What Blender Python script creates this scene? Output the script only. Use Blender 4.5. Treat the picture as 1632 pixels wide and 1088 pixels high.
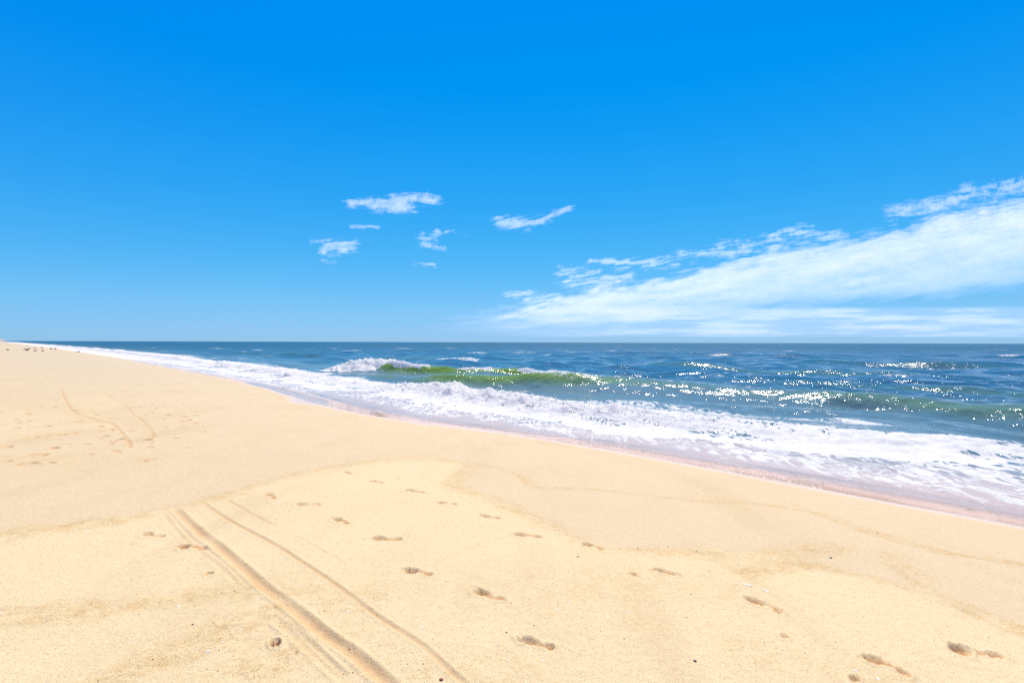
import bpy, bmesh, math, random
import numpy as np
from mathutils import Vector, Matrix

R = math.radians
scene = bpy.context.scene
for o in list(bpy.data.objects):
    bpy.data.objects.remove(o, do_unlink=True)
col = scene.collection
random.seed(11)

# ------------------------------------------------------------------ camera
CAM_Z = 1.75                       # eye height over the sand underfoot (z = 0)
F = 816.0                          # focal length in pixels of a 1632 wide frame
HORIZON = 545.3
cam_data = bpy.data.cameras.new('camera')
cam_data.sensor_width = 36.0
cam_data.lens = 18.0
cam_data.clip_start = 0.05
cam_data.clip_end = 400000.0
cam = bpy.data.objects.new('camera', cam_data)
col.objects.link(cam)
cam.location = (0, 0, CAM_Z)
PITCH = (HORIZON - 544.0) / F
ROLL = -R(0.16)
cam.matrix_world = (Matrix.Translation((0, 0, CAM_Z)) @ Matrix.Rotation(R(90) + PITCH, 4, 'X')
                    @ Matrix.Rotation(-ROLL, 4, 'Z'))
scene.camera = cam

# ------------------------------------------------------------------ sky and sun
SUN_EL, SUN_AZ = 57.0, 11.0        # degrees; azimuth clockwise from the view direction
world = bpy.data.worlds.new('World')
scene.world = world
world.use_nodes = True
wn = world.node_tree
wn.nodes.clear()
w_out = wn.nodes.new('ShaderNodeOutputWorld')
w_bg = wn.nodes.new('ShaderNodeBackground')
w_sky = wn.nodes.new('ShaderNodeTexSky')
w_sky.sky_type = 'NISHITA'
w_sky.sun_disc = False
w_sky.sun_elevation = R(SUN_EL)
w_sky.sun_rotation = R(SUN_AZ)
w_sky.air_density = 1.0
w_sky.dust_density = 0.0
w_sky.ozone_density = 2.0
w_hsv = wn.nodes.new('ShaderNodeHueSaturation')
w_hsv.inputs['Saturation'].default_value = 1.5
wn.links.new(w_sky.outputs[0], w_hsv.inputs['Color'])
# a film-like shoulder for the whole sky: c * gain / (1 + k c)
w_k = wn.nodes.new('ShaderNodeVectorMath'); w_k.operation = 'MULTIPLY_ADD'
w_k.inputs[1].default_value = (0.071, 0.30, 0.851); w_k.inputs[2].default_value = (1, 1, 1)
w_g = wn.nodes.new('ShaderNodeVectorMath'); w_g.operation = 'MULTIPLY'
w_g.inputs[1].default_value = (0.30, 1.36, 5.2)
w_d = wn.nodes.new('ShaderNodeVectorMath'); w_d.operation = 'DIVIDE'
wn.links.new(w_hsv.outputs[0], w_k.inputs[0]); wn.links.new(w_hsv.outputs[0], w_g.inputs[0])
wn.links.new(w_g.outputs[0], w_d.inputs[0]); wn.links.new(w_k.outputs[0], w_d.inputs[1])
wn.links.new(w_d.outputs[0], w_bg.inputs['Color'])
w_bg.inputs['Strength'].default_value = 0.12
wn.links.new(w_bg.outputs[0], w_out.inputs[0])

sun_data = bpy.data.lights.new('sun', 'SUN')
sun_data.energy = 4.5
sun_data.angle = R(0.53)
sun_data.color = (1.0, 0.93, 0.81)
sun = bpy.data.objects.new('sun', sun_data)
col.objects.link(sun)
Ldir = Vector((math.sin(R(SUN_AZ)) * math.cos(R(SUN_EL)), math.cos(R(SUN_AZ)) * math.cos(R(SUN_EL)), math.sin(R(SUN_EL))))
sun.rotation_euler = (-Ldir).to_track_quat('-Z', 'Y').to_euler()
sun.location = Ldir * 60

scene.view_settings.view_transform = 'Standard'
scene.view_settings.look = 'None'
scene.view_settings.gamma = 1.0
scene.view_settings.use_curve_mapping = False
scene.view_settings.exposure = 0.55
scene.render.engine = 'CYCLES'
scene.cycles.transparent_max_bounces = 24
scene.cycles.max_bounces = 6
scene.cycles.use_denoising = False

# ------------------------------------------------------------------ numeric helpers
def _hash(ix, iy, seed):
    h = (ix.astype(np.int64) * 374761393 + iy.astype(np.int64) * 668265263 + seed * 974711) & 0x7fffffff
    h = ((h ^ (h >> 13)) * 1274126177) & 0x7fffffff
    h = (h ^ (h >> 16)) & 0xffff
    return h / 65535.0

def vnoise(x, y, seed=0):
    """smooth value noise, 0..1"""
    ix = np.floor(x); iy = np.floor(y)
    fx = x - ix; fy = y - iy
    fx = fx * fx * fx * (fx * (fx * 6 - 15) + 10); fy = fy * fy * fy * (fy * (fy * 6 - 15) + 10)
    a = _hash(ix, iy, seed); b = _hash(ix + 1, iy, seed)
    c = _hash(ix, iy + 1, seed); d = _hash(ix + 1, iy + 1, seed)
    return (a * (1 - fx) + b * fx) * (1 - fy) + (c * (1 - fx) + d * fx) * fy

def fbm(x, y, seed=0, octaves=4, gain=0.5):
    t = 0; amp = 1.0; tot = 0
    for k in range(octaves):
        t = t + amp * vnoise(x * 2 ** k + 17.3 * k, y * 2 ** k - 9.1 * k, seed + k)
        tot += amp; amp *= gain
    return t / tot

def sstep(a, b, x):
    t = np.clip((x - a) / (b - a), 0, 1)
    return t * t * (3 - 2 * t)

def smooth_interp(xs, ys, sigma, lo, hi, step):
    g = np.arange(lo, hi + step, step)
    v = np.interp(g, xs, ys)
    k = int(4 * sigma / step) + 1
    w = np.exp(-0.5 * (np.arange(-k, k + 1) * step / sigma) ** 2); w /= w.sum()
    vp = np.concatenate([np.full(k, v[0]), v, np.full(k, v[-1])])
    v = np.convolve(vp, w, 'valid')
    return lambda q: np.interp(q, g, v)

RT = math.sqrt(0.5)
def ns(x, y):                       # n = towards the sea, s = along the shore to the far left
    return (x + y) * RT, (y - x) * RT
def xy(n, s):
    return (n - s) * RT, (n + s) * RT

# ------------------------------------------------------------------ the beach's base shape
_prof = smooth_interp([-300, -60, -20, -5, 0, 3, 6, 9, 11, 12.5, 15, 20, 40, 60],
                      [0.30, 0.22, 0.16, 0.05, 0.0, -0.09, -0.32, -0.70, -1.00, -1.24, -1.6, -2.2, -3.6, -4.0], 0.9, -320, 80, 0.1)
_edge = smooth_interp([-60, -20, 0, 6, 10.5, 13, 16, 23, 30, 38, 60, 100, 200, 500, 1000, 2000, 5000],
                      [10.9, 10.9, 10.8, 11.0, 10.75, 10.2, 9.75, 9.9, 10.8, 11.7, 12.3, 13.6, 14.5, 14.0, 8.0, -6.0, -30.0], 1.2, -200, 5200, 0.2)
SEA = -1.25
def z_base(x, y):
    n, s = ns(x, y)
    sh = _edge(s) - 10.8
    z = _prof(n - sh * sstep(2, 10, n - np.minimum(sh, 0)))
    dry = 1 - sstep(4, 9, n)
    z = z + dry * 0.07 * (fbm(x / 6.0, y / 6.0, 3, 3) - 0.5) * sstep(0.5, 5, np.hypot(x, y))
    z = z + dry * 0.16 * (fbm(x / 40.0, y / 40.0, 5, 2) - 0.5) * sstep(12, 60, np.hypot(x, y)) * (1 - 0.8 * sstep(150, 400, np.hypot(x, y)))
    return z

CR, SR = math.cos(ROLL), math.sin(ROLL)
def ray(px, py):
    u = (px - 816.0) / F; v = (544.0 - py) / F
    u, v = u * CR - v * SR, u * SR + v * CR
    return np.array([u, math.cos(PITCH) - v * math.sin(PITCH), v * math.cos(PITCH) + math.sin(PITCH)])

_T = np.geomspace(1.0, 6000, 6000)
def ground(px, py):
    """where the line of sight through a photograph pixel meets the sand"""
    d = ray(px, py)
    below = CAM_Z + d[2] * _T - z_base(d[0] * _T, d[1] * _T) < 0
    t = _T[int(np.argmax(below))] if below.any() else 3000.0
    return np.array([d[0] * t, d[1] * t])

def tag(o, label=None, cat=None, group=None, kind=None):
    if label: o['label'] = label
    if cat: o['category'] = cat
    if group: o['group'] = group
    if kind: o['kind'] = kind
    return o

def np_mesh(name, verts, quads, mat, attrs=None, smooth=True):
    me = bpy.data.meshes.new(name)
    nv, nq = len(verts), len(quads)
    me.vertices.add(nv); me.loops.add(nq * 4); me.polygons.add(nq)
    me.vertices.foreach_set('co', np.ascontiguousarray(verts, dtype=np.float32).ravel())
    me.loops.foreach_set('vertex_index', np.ascontiguousarray(quads, dtype=np.int32).ravel())
    me.polygons.foreach_set('loop_start', np.arange(0, nq * 4, 4, dtype=np.int32))
    me.polygons.foreach_set('use_smooth', np.full(nq, smooth, dtype=bool))
    me.update(calc_edges=True)
    for k, v in (attrs or {}).items():
        a = me.attributes.new(k, 'FLOAT', 'POINT')
        a.data.foreach_set('value', np.ascontiguousarray(v, dtype=np.float32))
    me.materials.append(mat)
    o = bpy.data.objects.new(name, me)
    col.objects.link(o)
    return o

def compact(verts, quads, attrs):
    used = np.zeros(len(verts), bool); used[quads.ravel()] = True
    idx = np.cumsum(used) - 1
    return verts[used], idx[quads], {k: v[used] for k, v in attrs.items()}

def steps(r0, segs):
    out = [r0]
    for r1, f in segs:
        while out[-1] < r1: out.append(out[-1] * (1 + f))
    return np.array(out)

# ------------------------------------------------------------------ node helper
class NT:
    def __init__(self, name):
        self.m = bpy.data.materials.new(name); self.m.use_nodes = True
        self.t = self.m.node_tree; self.t.nodes.clear()
        self.out = self.t.nodes.new('ShaderNodeOutputMaterial')
    def n(self, typ, **kw):
        nd = self.t.nodes.new('ShaderNode' + typ)
        for k, v in kw.items():
            if k in nd.inputs: self.set(nd.inputs[k], v)
            else: setattr(nd, k, v)
        return nd
    def set(self, sock, v):
        if isinstance(v, bpy.types.NodeSocket): self.t.links.new(v, sock)
        else: sock.default_value = v
    def math(self, op, a, b=None, clamp=False):
        nd = self.t.nodes.new('ShaderNodeMath'); nd.operation = op; nd.use_clamp = clamp
        self.set(nd.inputs[0], a)
        if b is not None: self.set(nd.inputs[1], b)
        return nd.outputs[0]
    def mixc(self, f, a, b, mode='MIX'):
        nd = self.t.nodes.new('ShaderNodeMix'); nd.data_type = 'RGBA'; nd.blend_type = mode
        self.set(nd.inputs[0], f); self.set(nd.inputs[6], a); self.set(nd.inputs[7], b)
        return nd.outputs[2]
    def ramp(self, x, a, b, lo=0.0, hi=1.0, kind='SMOOTHSTEP'):
        nd = self.t.nodes.new('ShaderNodeMapRange'); nd.interpolation_type = kind
        self.set(nd.inputs[0], x); self.set(nd.inputs[1], a); self.set(nd.inputs[2], b)
        self.set(nd.inputs[3], lo); self.set(nd.inputs[4], hi)
        return nd.outputs[0]
    def attr(self, name):
        nd = self.t.nodes.new('ShaderNodeAttribute'); nd.attribute_name = name
        return nd.outputs['Fac']
    def mixs(self, f, a, b):
        nd = self.t.nodes.new('ShaderNodeMixShader')
        self.set(nd.inputs[0], f); self.set(nd.inputs[1], a); self.set(nd.inputs[2], b)
        return nd.outputs[0]
    def coords(self, rz=0.0, scale=(1, 1, 1)):
        tc = self.t.nodes.new('ShaderNodeTexCoord'); mp = self.t.nodes.new('ShaderNodeMapping')
        mp.inputs['Rotation'].default_value = (0, 0, rz); mp.inputs['Scale'].default_value = scale
        self.t.links.new(tc.outputs['Object'], mp.inputs['Vector'])
        return mp.outputs[0]
    def noise(self, vec, scale, detail=3.0, rough=0.5, dist=0.0):
        nd = self.n('TexNoise', Scale=scale, Detail=detail, Roughness=rough, Distortion=dist)
        self.set(nd.inputs['Vector'], vec)
        return nd.outputs['Fac']

def simple_mat(name, rgb, rough=0.7, var=0.25, scale=40.0, bump=0.2):
    t = NT(name)
    v = t.coords()
    nz = t.noise(v, scale, 4)
    c = t.mixc(t.ramp(nz, 0.3, 0.7), tuple(q * (1 - var) for q in rgb) + (1,), tuple(min(1, q * (1 + var)) for q in rgb) + (1,))
    b = t.n('Bump', Strength=bump, Distance=0.01, Height=nz)
    p = t.n('BsdfPrincipled', Roughness=rough)
    t.set(p.inputs['Base Color'], c); t.set(p.inputs['Normal'], b.outputs[0])
    t.t.links.new(p.outputs[0], t.out.inputs[0])
    return t.m

# ------------------------------------------------------------------ materials of the setting
def sand_material():
    t = NT('sand')
    v = t.coords()
    vs = t.coords(R(-45), (1.0, 0.22, 1.0))                     # streaks along the shore
    dry, coarse, wet, shade_tint, greyness = (t.attr(a) for a in ('dry', 'coarse', 'wet', 'shade_tint', 'greyness'))
    c = t.mixc(dry, (0.572, 0.436, 0.250, 1), (0.612, 0.475, 0.270, 1))
    c = t.mixc(t.math('MULTIPLY', greyness, 0.8), c, (0.51, 0.415, 0.285, 1))
    streak = t.noise(vs, 1.3, 5, 0.55)
    c = t.mixc(t.ramp(streak, 0.48, 0.75, 0, 0.33), c, (0.45, 0.32, 0.16, 1))
    big = t.noise(v, 0.45, 4, 0.55)
    c = t.mixc(t.ramp(big, 0.45, 0.7, 0, 0.25), c, (0.53, 0.39, 0.22, 1))
    cn = t.noise(v, 7.0, 4, 0.6)
    cfac = t.math('MULTIPLY', coarse, t.math('MULTIPLY', t.ramp(cn, 0.35, 0.65, 0.2, 1.0), t.ramp(t.noise(v, 34.0, 4, 0.7), 0.35, 0.6, 0.25, 1.0)), True)
    c = t.mixc(cfac, c, (0.50, 0.315, 0.12, 1))
    crumb = t.noise(v, 28.0, 5, 0.65)
    c = t.mixc(t.ramp(crumb, 0.48, 0.72, 0, 0.35), c, (0.47, 0.31, 0.14, 1))
    # grains
    g1 = t.noise(v, 160.0, 3, 0.7)
    c = t.mixc(0.95, c, t.n('CombineColor', Red=t.ramp(g1, 0.3, 0.7, 0.72, 1.2), Green=t.ramp(g1, 0.3, 0.7, 0.68, 1.22), Blue=t.ramp(g1, 0.3, 0.7, 0.6, 1.25)).outputs[0], 'MULTIPLY')
    g2 = t.noise(v, 70.0, 2, 0.6)
    sp_thr = t.math('SUBTRACT', 0.80, t.math('MULTIPLY', cfac, 0.13))
    spk = t.math('GREATER_THAN', g2, sp_thr)
    c = t.mixc(t.math('MULTIPLY', spk, 0.48), c, (0.22, 0.12, 0.05, 1))
    g3 = t.noise(t.coords(1.1), 95.0, 2, 0.6)
    spk2 = t.math('GREATER_THAN', g3, t.math('SUBTRACT', 0.79, t.math('MULTIPLY', cfac, 0.08)))
    c = t.mixc(t.math('MULTIPLY', spk2, 0.7), c, (0.78, 0.74, 0.66, 1))
    c = t.mixc(t.math('MULTIPLY', shade_tint, 0.8), c, (0.46, 0.225, 0.08, 1))  # hollows painted orange-brown, standing in for warm shade
    wn_ = t.noise(vs, 3.0, 4, 0.5)
    c = t.mixc(t.math('MULTIPLY', wet, t.ramp(wn_, 0.2, 0.8, 0.8, 1.0)), c, (0.62, 0.445, 0.345, 1))
    # relief
    h1 = t.noise(v, 90.0, 4, 0.7)
    h2 = t.noise(v, 14.0, 4, 0.6)
    hh = t.math('ADD', t.math('MULTIPLY', h1, t.math('ADD', 0.35, t.math('MULTIPLY', cfac, 0.5))), t.math('MULTIPLY', h2, 0.8))
    b = t.n('Bump', Distance=0.016, Height=hh)
    t.set(b.inputs['Strength'], t.ramp(wet, 0.0, 0.7, 0.6, 0.02))
    p = t.n('BsdfPrincipled')
    t.set(p.inputs['Base Color'], c); t.set(p.inputs['Normal'], b.outputs[0])
    t.set(p.inputs['Roughness'], t.ramp(wet, 0.3, 0.95, 0.95, 0.22))
    t.set(p.inputs['Specular IOR Level'], t.ramp(wet, 0.2, 0.9, 0.15, 0.4))
    t.t.links.new(p.outputs[0], t.out.inputs[0])
    return t.m

def sea_material():
    t = NT('sea_water')
    v = t.coords(R(-45))                                        # x = seaward, y = along shore
    vst = t.coords(R(-45), (1.0, 0.45, 1.0))
    foam, film, green, near = (t.attr(a) for a in ('foam', 'film', 'green', 'near'))
    c = t.mixc(near, (0.021, 0.096, 0.160, 1), (0.13, 0.20, 0.205, 1))
    tint = t.noise(vst, 0.06, 4, 0.6)
    c = t.mixc(t.ramp(tint, 0.35, 0.7, 0, 0.5), c, (0.015, 0.085, 0.115, 1))
    c = t.mixc(green, c, (0.27, 0.45, 0.075, 1))
    silt = t.attr('silt')
    c = t.mixc(silt, c, (0.56, 0.415, 0.325, 1))
    # ripples too small for the mesh
    r1 = t.noise(vst, 0.75, 5, 0.66, 0.4)
    r2 = t.noise(vst, 3.2, 4, 0.62, 0.3)
    r3 = t.noise(v, 9.0, 3, 0.6)
    hh = t.math('ADD', t.math('ADD', t.math('MULTIPLY', r1, 0.75), t.math('MULTIPLY', r2, 0.36)), t.math('MULTIPLY', r3, 0.07))
    b = t.n('Bump', Distance=0.185, Height=hh)
    t.set(b.inputs['Strength'], t.ramp(film, 0.0, 0.6, 0.75, 0.0))
    p = t.n('BsdfPrincipled', Roughness=0.13, IOR=1.33)
    t.set(p.inputs['Base Color'], c); t.set(p.inputs['Normal'], b.outputs[0])
    t.set(p.inputs['Roughness'], t.ramp(t.attr('far'), 0, 1, 0.10, 0.42, 'LINEAR'))
    t.set(p.inputs['Specular IOR Level'], t.ramp(t.attr('far'), 0, 1, 0.36, 0.06, 'LINEAR'))
    tl = t.n('BsdfTranslucent'); t.set(tl.inputs['Color'], (0.30, 0.50, 0.10, 1)); t.set(tl.inputs['Normal'], b.outputs[0])
    body = t.mixs(t.math('MULTIPLY', green, 0.45), p.outputs[0], tl.outputs[0])
    fr = t.n('Fresnel', IOR=1.22)
    tr = t.n('BsdfTransparent'); tr.inputs[0].default_value = (0.96, 0.95, 0.94, 1)
    gl = t.n('BsdfGlossy', Roughness=0.06); gl.inputs['Color'].default_value = (1.0, 0.93, 0.92, 1)
    thin = t.mixs(fr.outputs[0], tr.outputs[0], gl.outputs[0])
    water = t.mixs(film, body, thin)
    # foam: solid where the cover is high, lace where it thins
    vor = t.n('TexVoronoi', feature='DISTANCE_TO_EDGE', Scale=3.6)
    wob = t.n('TexNoise', Scale=1.6, Detail=4.0); t.set(wob.inputs['Vector'], vst)
    wv = t.n('VectorMath', operation='MULTIPLY_ADD'); t.set(wv.inputs[0], wob.outputs['Color'])
    wv.inputs[1].default_value = (1.3, 1.3, 0.0); t.set(wv.inputs[2], vst)
    t.set(vor.inputs['Vector'], wv.outputs[0])
    lace = t.ramp(vor.outputs['Distance'], 0.0, 0.42, 1.0, 0.0)
    fn = t.noise(wv.outputs[0], 2.2, 7, 0.62)
    fn2 = t.noise(v, 22.0, 4, 0.65)
    pat = t.math('ADD', t.math('ADD', t.math('MULTIPLY', lace, 0.34), t.math('MULTIPLY', fn, 0.42)), t.math('MULTIPLY', fn2, 0.26))
    thr = t.math('SUBTRACT', 1.0, foam)
    ff = t.ramp(t.math('SUBTRACT', pat, t.math('MULTIPLY', thr, 0.92)), -0.05, 0.09)
    ff = t.math('MULTIPLY', ff, t.ramp(foam, 0.02, 0.12))
    fb = t.n('Bump', Strength=0.6, Distance=0.06); t.set(fb.inputs['Height'], t.math('ADD', fn, t.math('MULTIPLY', fn2, 0.4)))
    fd = t.n('BsdfPrincipled', Roughness=0.8)
    t.set(fd.inputs['Base Color'], t.mixc(t.ramp(t.math('ADD', t.math('MULTIPLY', fn, 0.6), t.math('MULTIPLY', fn2, 0.4)), 0.36, 0.6), (0.73, 0.74, 0.71, 1), (0.93, 0.92, 0.875, 1))); fd.inputs['Specular IOR Level'].default_value = 0.2
    t.set(fd.inputs['Normal'], fb.outputs[0])
    ftl = t.n('BsdfTranslucent'); ftl.inputs[0].default_value = (0.90, 0.89, 0.83, 1)
    t.t.links.new(t.mixs(ff, water, t.mixs(0.42, fd.outputs[0], ftl.outputs[0])), t.out.inputs[0])
    return t.m

def cloud_material():
    t = NT('cloud_vapour')
    den = t.attr('cover')
    g = t.n('TexNoise', Scale=0.0045, Detail=5.0, Roughness=0.6)
    t.set(g.inputs['Vector'], t.coords(R(-20), (1.0, 0.35, 1.0)))
    a = t.math('MULTIPLY', den, t.ramp(g.outputs['Fac'], 0.3, 0.7, 0.88, 1.08), True)
    a = t.math('MULTIPLY', t.math('POWER', a, 1.1), 0.47)
    d = t.n('BsdfDiffuse'); d.inputs[0].default_value = (0.92, 0.90, 1.0, 1)
    l = t.n('BsdfTranslucent'); l.inputs[0].default_value = (0.90, 0.88, 1.0, 1)
    tr = t.n('BsdfTransparent')
    t.t.links.new(t.mixs(a, tr.outputs[0], t.mixs(0.75, d.outputs[0], l.outputs[0])), t.out.inputs[0])
    return t.m

M_SAND, M_SEA, M_CLOUD = sand_material(), sea_material(), cloud_material()

# ------------------------------------------------------------------ marks pressed into the sand (photograph pixels -> places on the beach)
# footprints as (toe, heel); depth in metres
PRINTS = [((426,791),(438,797),.03), ((482,806),(503,806),.035), ((529,830),(560,837),.035), ((606,859),(631,862),.035),
          ((647,908),(691,921),.04), ((758,940),(806,961),.032), ((701,803),(729,806),.035), ((768,823),(797,827),.032),
          ((823,852),(863,858),.035), ((826,1014),(894,1041),.038), ((927,866),(970,878),.036), ((1037,906),(1095,917),.04),
          ((1189,952),(1257,977),.042), ((1526,1030),(1595,1042),.04), ((1393,1050),(1440,1072),.04),
          ((232,855),(262,859),.03), ((297,876),(318,879),.03), ((550,755),(570,758),.032), ((589,769),(615,772),.036), ((650,782),(676,787),.034)]
PITS = [(335,919,.030,.045), (441,1030,.034,.05), (473,1046,.016,.016), (1254,1014,.024,.025), (1366,1082,.028,.03), (636,764,.03,.015),
        (296,877,.04,.03), (1012,915,.03,.02), (1530,1034,.06,.02)]
FAR_PITS = [(485,345),(165,398),(345,480),(330,515),(155,555),(180,600),(290,635),(300,690),(375,690),(45,765),(205,810),(345,770),
            (200,865),(320,862),(590,562),(620,635),(690,655),(650,692),(745,715),(835,480),(800,447),(855,512),(955,522),(1000,507),
            (1035,557),(1020,585),(1135,572),(1195,562),(1125,600),(1210,608),(1020,637),(905,715),(1085,705),(945,345),(665,440),
            (640,370),(600,380),(560,378),(760,410),(685,405),(1165,590),(930,545)]
TRACKS = [  # (points, half width, depth, rim)
    ([(279,812),(306,841),(353,878),(412,930),(440,952),(478,981),(521,1015),(565,1046),(606,1080),(660,1125)], .035, .040, .012),
    ([(320,802),(368,834),(435,869),(488,902),(547,943),(594,978),(635,1005),(679,1034),(723,1074),(765,1112)], .018, .026, .008),
    ([(356,797),(406,825),(444,844)], .022, .016, .006),
    ([(444,844),(500,872),(560,905)], .016, .006, .003),
    ([(259,819),(294,863),(353,908),(391,946)], .022, .010, .006),
    ([(268,815),(300,856),(330,880),(372,912),(400,940)], .016, .008, .005),
    ([(430,981),(479,1022),(541,1078),(570,1104)], .030, .012, .012),
    ([(418,950),(470,1000),(530,1060),(560,1090)], .016, .008, .006),
    ([(99,624),(103,636),(111,651),(121,661.5),(139,668),(160,674),(178,678),(188,686),(198,697.5),(206,705),(209,718)], .030, .030, .010),
    ([(162,629),(171,633),(184,641),(203,651),(214,664),(224,669),(234,679.5),(242,687),(245,697),(240,712)], .020, .026, .008),
    ([(625,930),(700,897),(760,872),(800,860),(850,848)], .012, .005, .002),
    ([(1414,1064),(1440,1070),(1470,1088)], .02, .010, .004),
    ([(1420,1030),(1480,1044),(1540,1062),(1632,1072)], .02, .008, .004),
]
BANDS = [  # coarse tide lines: (points, half width, strength)
    ([(0,858),(60,850),(180,834),(250,818),(330,800),(420,772),(500,752),(600,736),(680,731),(745,741)], .16, .6),
    ([(40,850),(110,842),(180,836)], .16, .8),
    ([(745,741),(722,775),(770,790),(830,817),(930,862),(1000,878),(1100,880),(1200,882),(1262,876)], .13, .7),
    ([(690,733),(780,742),(830,758),(855,775),(950,779),(1100,795),(1200,800),(1290,812),(1340,830),(1420,855),(1520,879),(1660,897)], .08, .75),
    ([(1262,800),(1330,822),(1420,852),(1520,879),(1660,897)], .10, .7),
    ([(1200,912),(1262,898),(1340,905),(1400,922),(1480,944),(1560,976),(1660,1008)], .14, .8),
    ([(1225,905),(1262,878),(1340,868)], .14, .6),
    ([(1420,880),(1470,930),(1530,960)], .12, .6),
    ([(0,992),(60,986),(130,972),(250,965),(330,950),(400,944)], .13, .75),
    ([(150,1092),(260,1050),(340,1022),(420,988),(440,975)], .12, .75),
    ([(390,1075),(430,1068),(470,1050)], .12, .8),
    ([(480,945),(520,955),(560,960)], .25, .5),
    ([(820,960),(1000,935),(1160,950)], .35, .28),
    ([(420,1010),(520,1010),(640,1060),(800,1075)], .35, .3),
    ([(1250,1040),(1330,1070),(1400,1095)], .3, .3),
    ([(110,652),(170,668),(250,690)], .5, .3), ([(60,702),(120,692),(160,690)], .3, .5),
    ([(0,738),(60,736),(130,742),(210,735)], .4, .35),
]
DRY_PATCH = [(-300,870),(0,858),(180,834),(330,800),(500,752),(650,729),(690,731),(745,741),(722,775),(770,790),(830,817),(930,862),(1000,878),(1250,880),
             (1262,900),(1400,922),(1560,976),(1700,1015),(1900,1300),(-300,1300)]
DRY_PATCH2 = [(60,652),(110,638),(165,630),(200,648),(150,662),(230,700),(150,690),(40,705),(-80,715),(-80,660)]

def world_line(pts):
    return np.array([ground(*p) for p in pts])

def resample(P, step):
    """smooth polyline through the points (Catmull-Rom)"""
    out = []
    Q = np.vstack([2 * P[0] - P[1], P, 2 * P[-1] - P[-2]])
    for i in range(1, len(Q) - 2):
        m = max(2, int(np.linalg.norm(Q[i + 1] - Q[i]) / step))
        for k in range(m):
            u = k / m
            out.append(0.5 * ((2 * Q[i]) + (-Q[i - 1] + Q[i + 1]) * u + (2 * Q[i - 1] - 5 * Q[i] + 4 * Q[i + 1] - Q[i + 2]) * u * u
                              + (-Q[i - 1] + 3 * Q[i] - 3 * Q[i + 1] + Q[i + 2]) * u ** 3))
    out.append(P[-1])
    return np.array(out)

def line_dist(x, y, P, reach):
    """distance to a polyline and the length along it, for points within reach"""
    d = np.full(x.shape, 1e9); along = np.zeros(x.shape)
    L = 0.0
    for a, b in zip(P[:-1], P[1:]):
        e = b - a; l = math.hypot(*e)
        if l < 1e-6: continue
        lo = np.minimum(a, b) - reach; hi = np.maximum(a, b) + reach
        ix = np.nonzero((x > lo[0]) & (x < hi[0]) & (y > lo[1]) & (y < hi[1]))[0]
        if len(ix):
            qx, qy = x[ix] - a[0], y[ix] - a[1]
            tt = np.clip((qx * e[0] + qy * e[1]) / (l * l), 0, 1)
            dd = np.hypot(qx - tt * e[0], qy - tt * e[1])
            better = dd < d[ix]
            j = ix[better]
            d[j] = dd[better]; along[j] = L + tt[better] * l
        L += l
    return d, along, L

def in_poly(x, y, P):
    ins = np.zeros(x.shape, bool)
    for (x0, y0), (x1, y1) in zip(P, np.roll(P, -1, axis=0)):
        c = (y0 > y) != (y1 > y)
        with np.errstate(divide='ignore', invalid='ignore'):
            ins ^= c & (x < (x1 - x0) * (y - y0) / (y1 - y0) + x0)
    return ins

# ------------------------------------------------------------------ the beach
def polar_angles(lo, hi, fine, coarse):
    a = np.arange(lo, hi, fine)
    b = np.arange(hi, lo + 360, coarse)
    return np.radians(np.concatenate([a, b]))

def band_mask(x, y):
    coarse = np.zeros(x.shape)
    wob = fbm(x * 2.2, y * 2.2, 31, 4) - 0.5
    for pts, hw, st in BANDS:
        P = resample(world_line(pts), 0.25)
        d, al, L = line_dist(x, y, P, hw * 5 + 0.4)
        d = np.abs(d + wob * hw * 2.2)
        coarse = np.maximum(coarse, st * np.exp(-(d / hw) ** 2))
    return coarse

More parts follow.
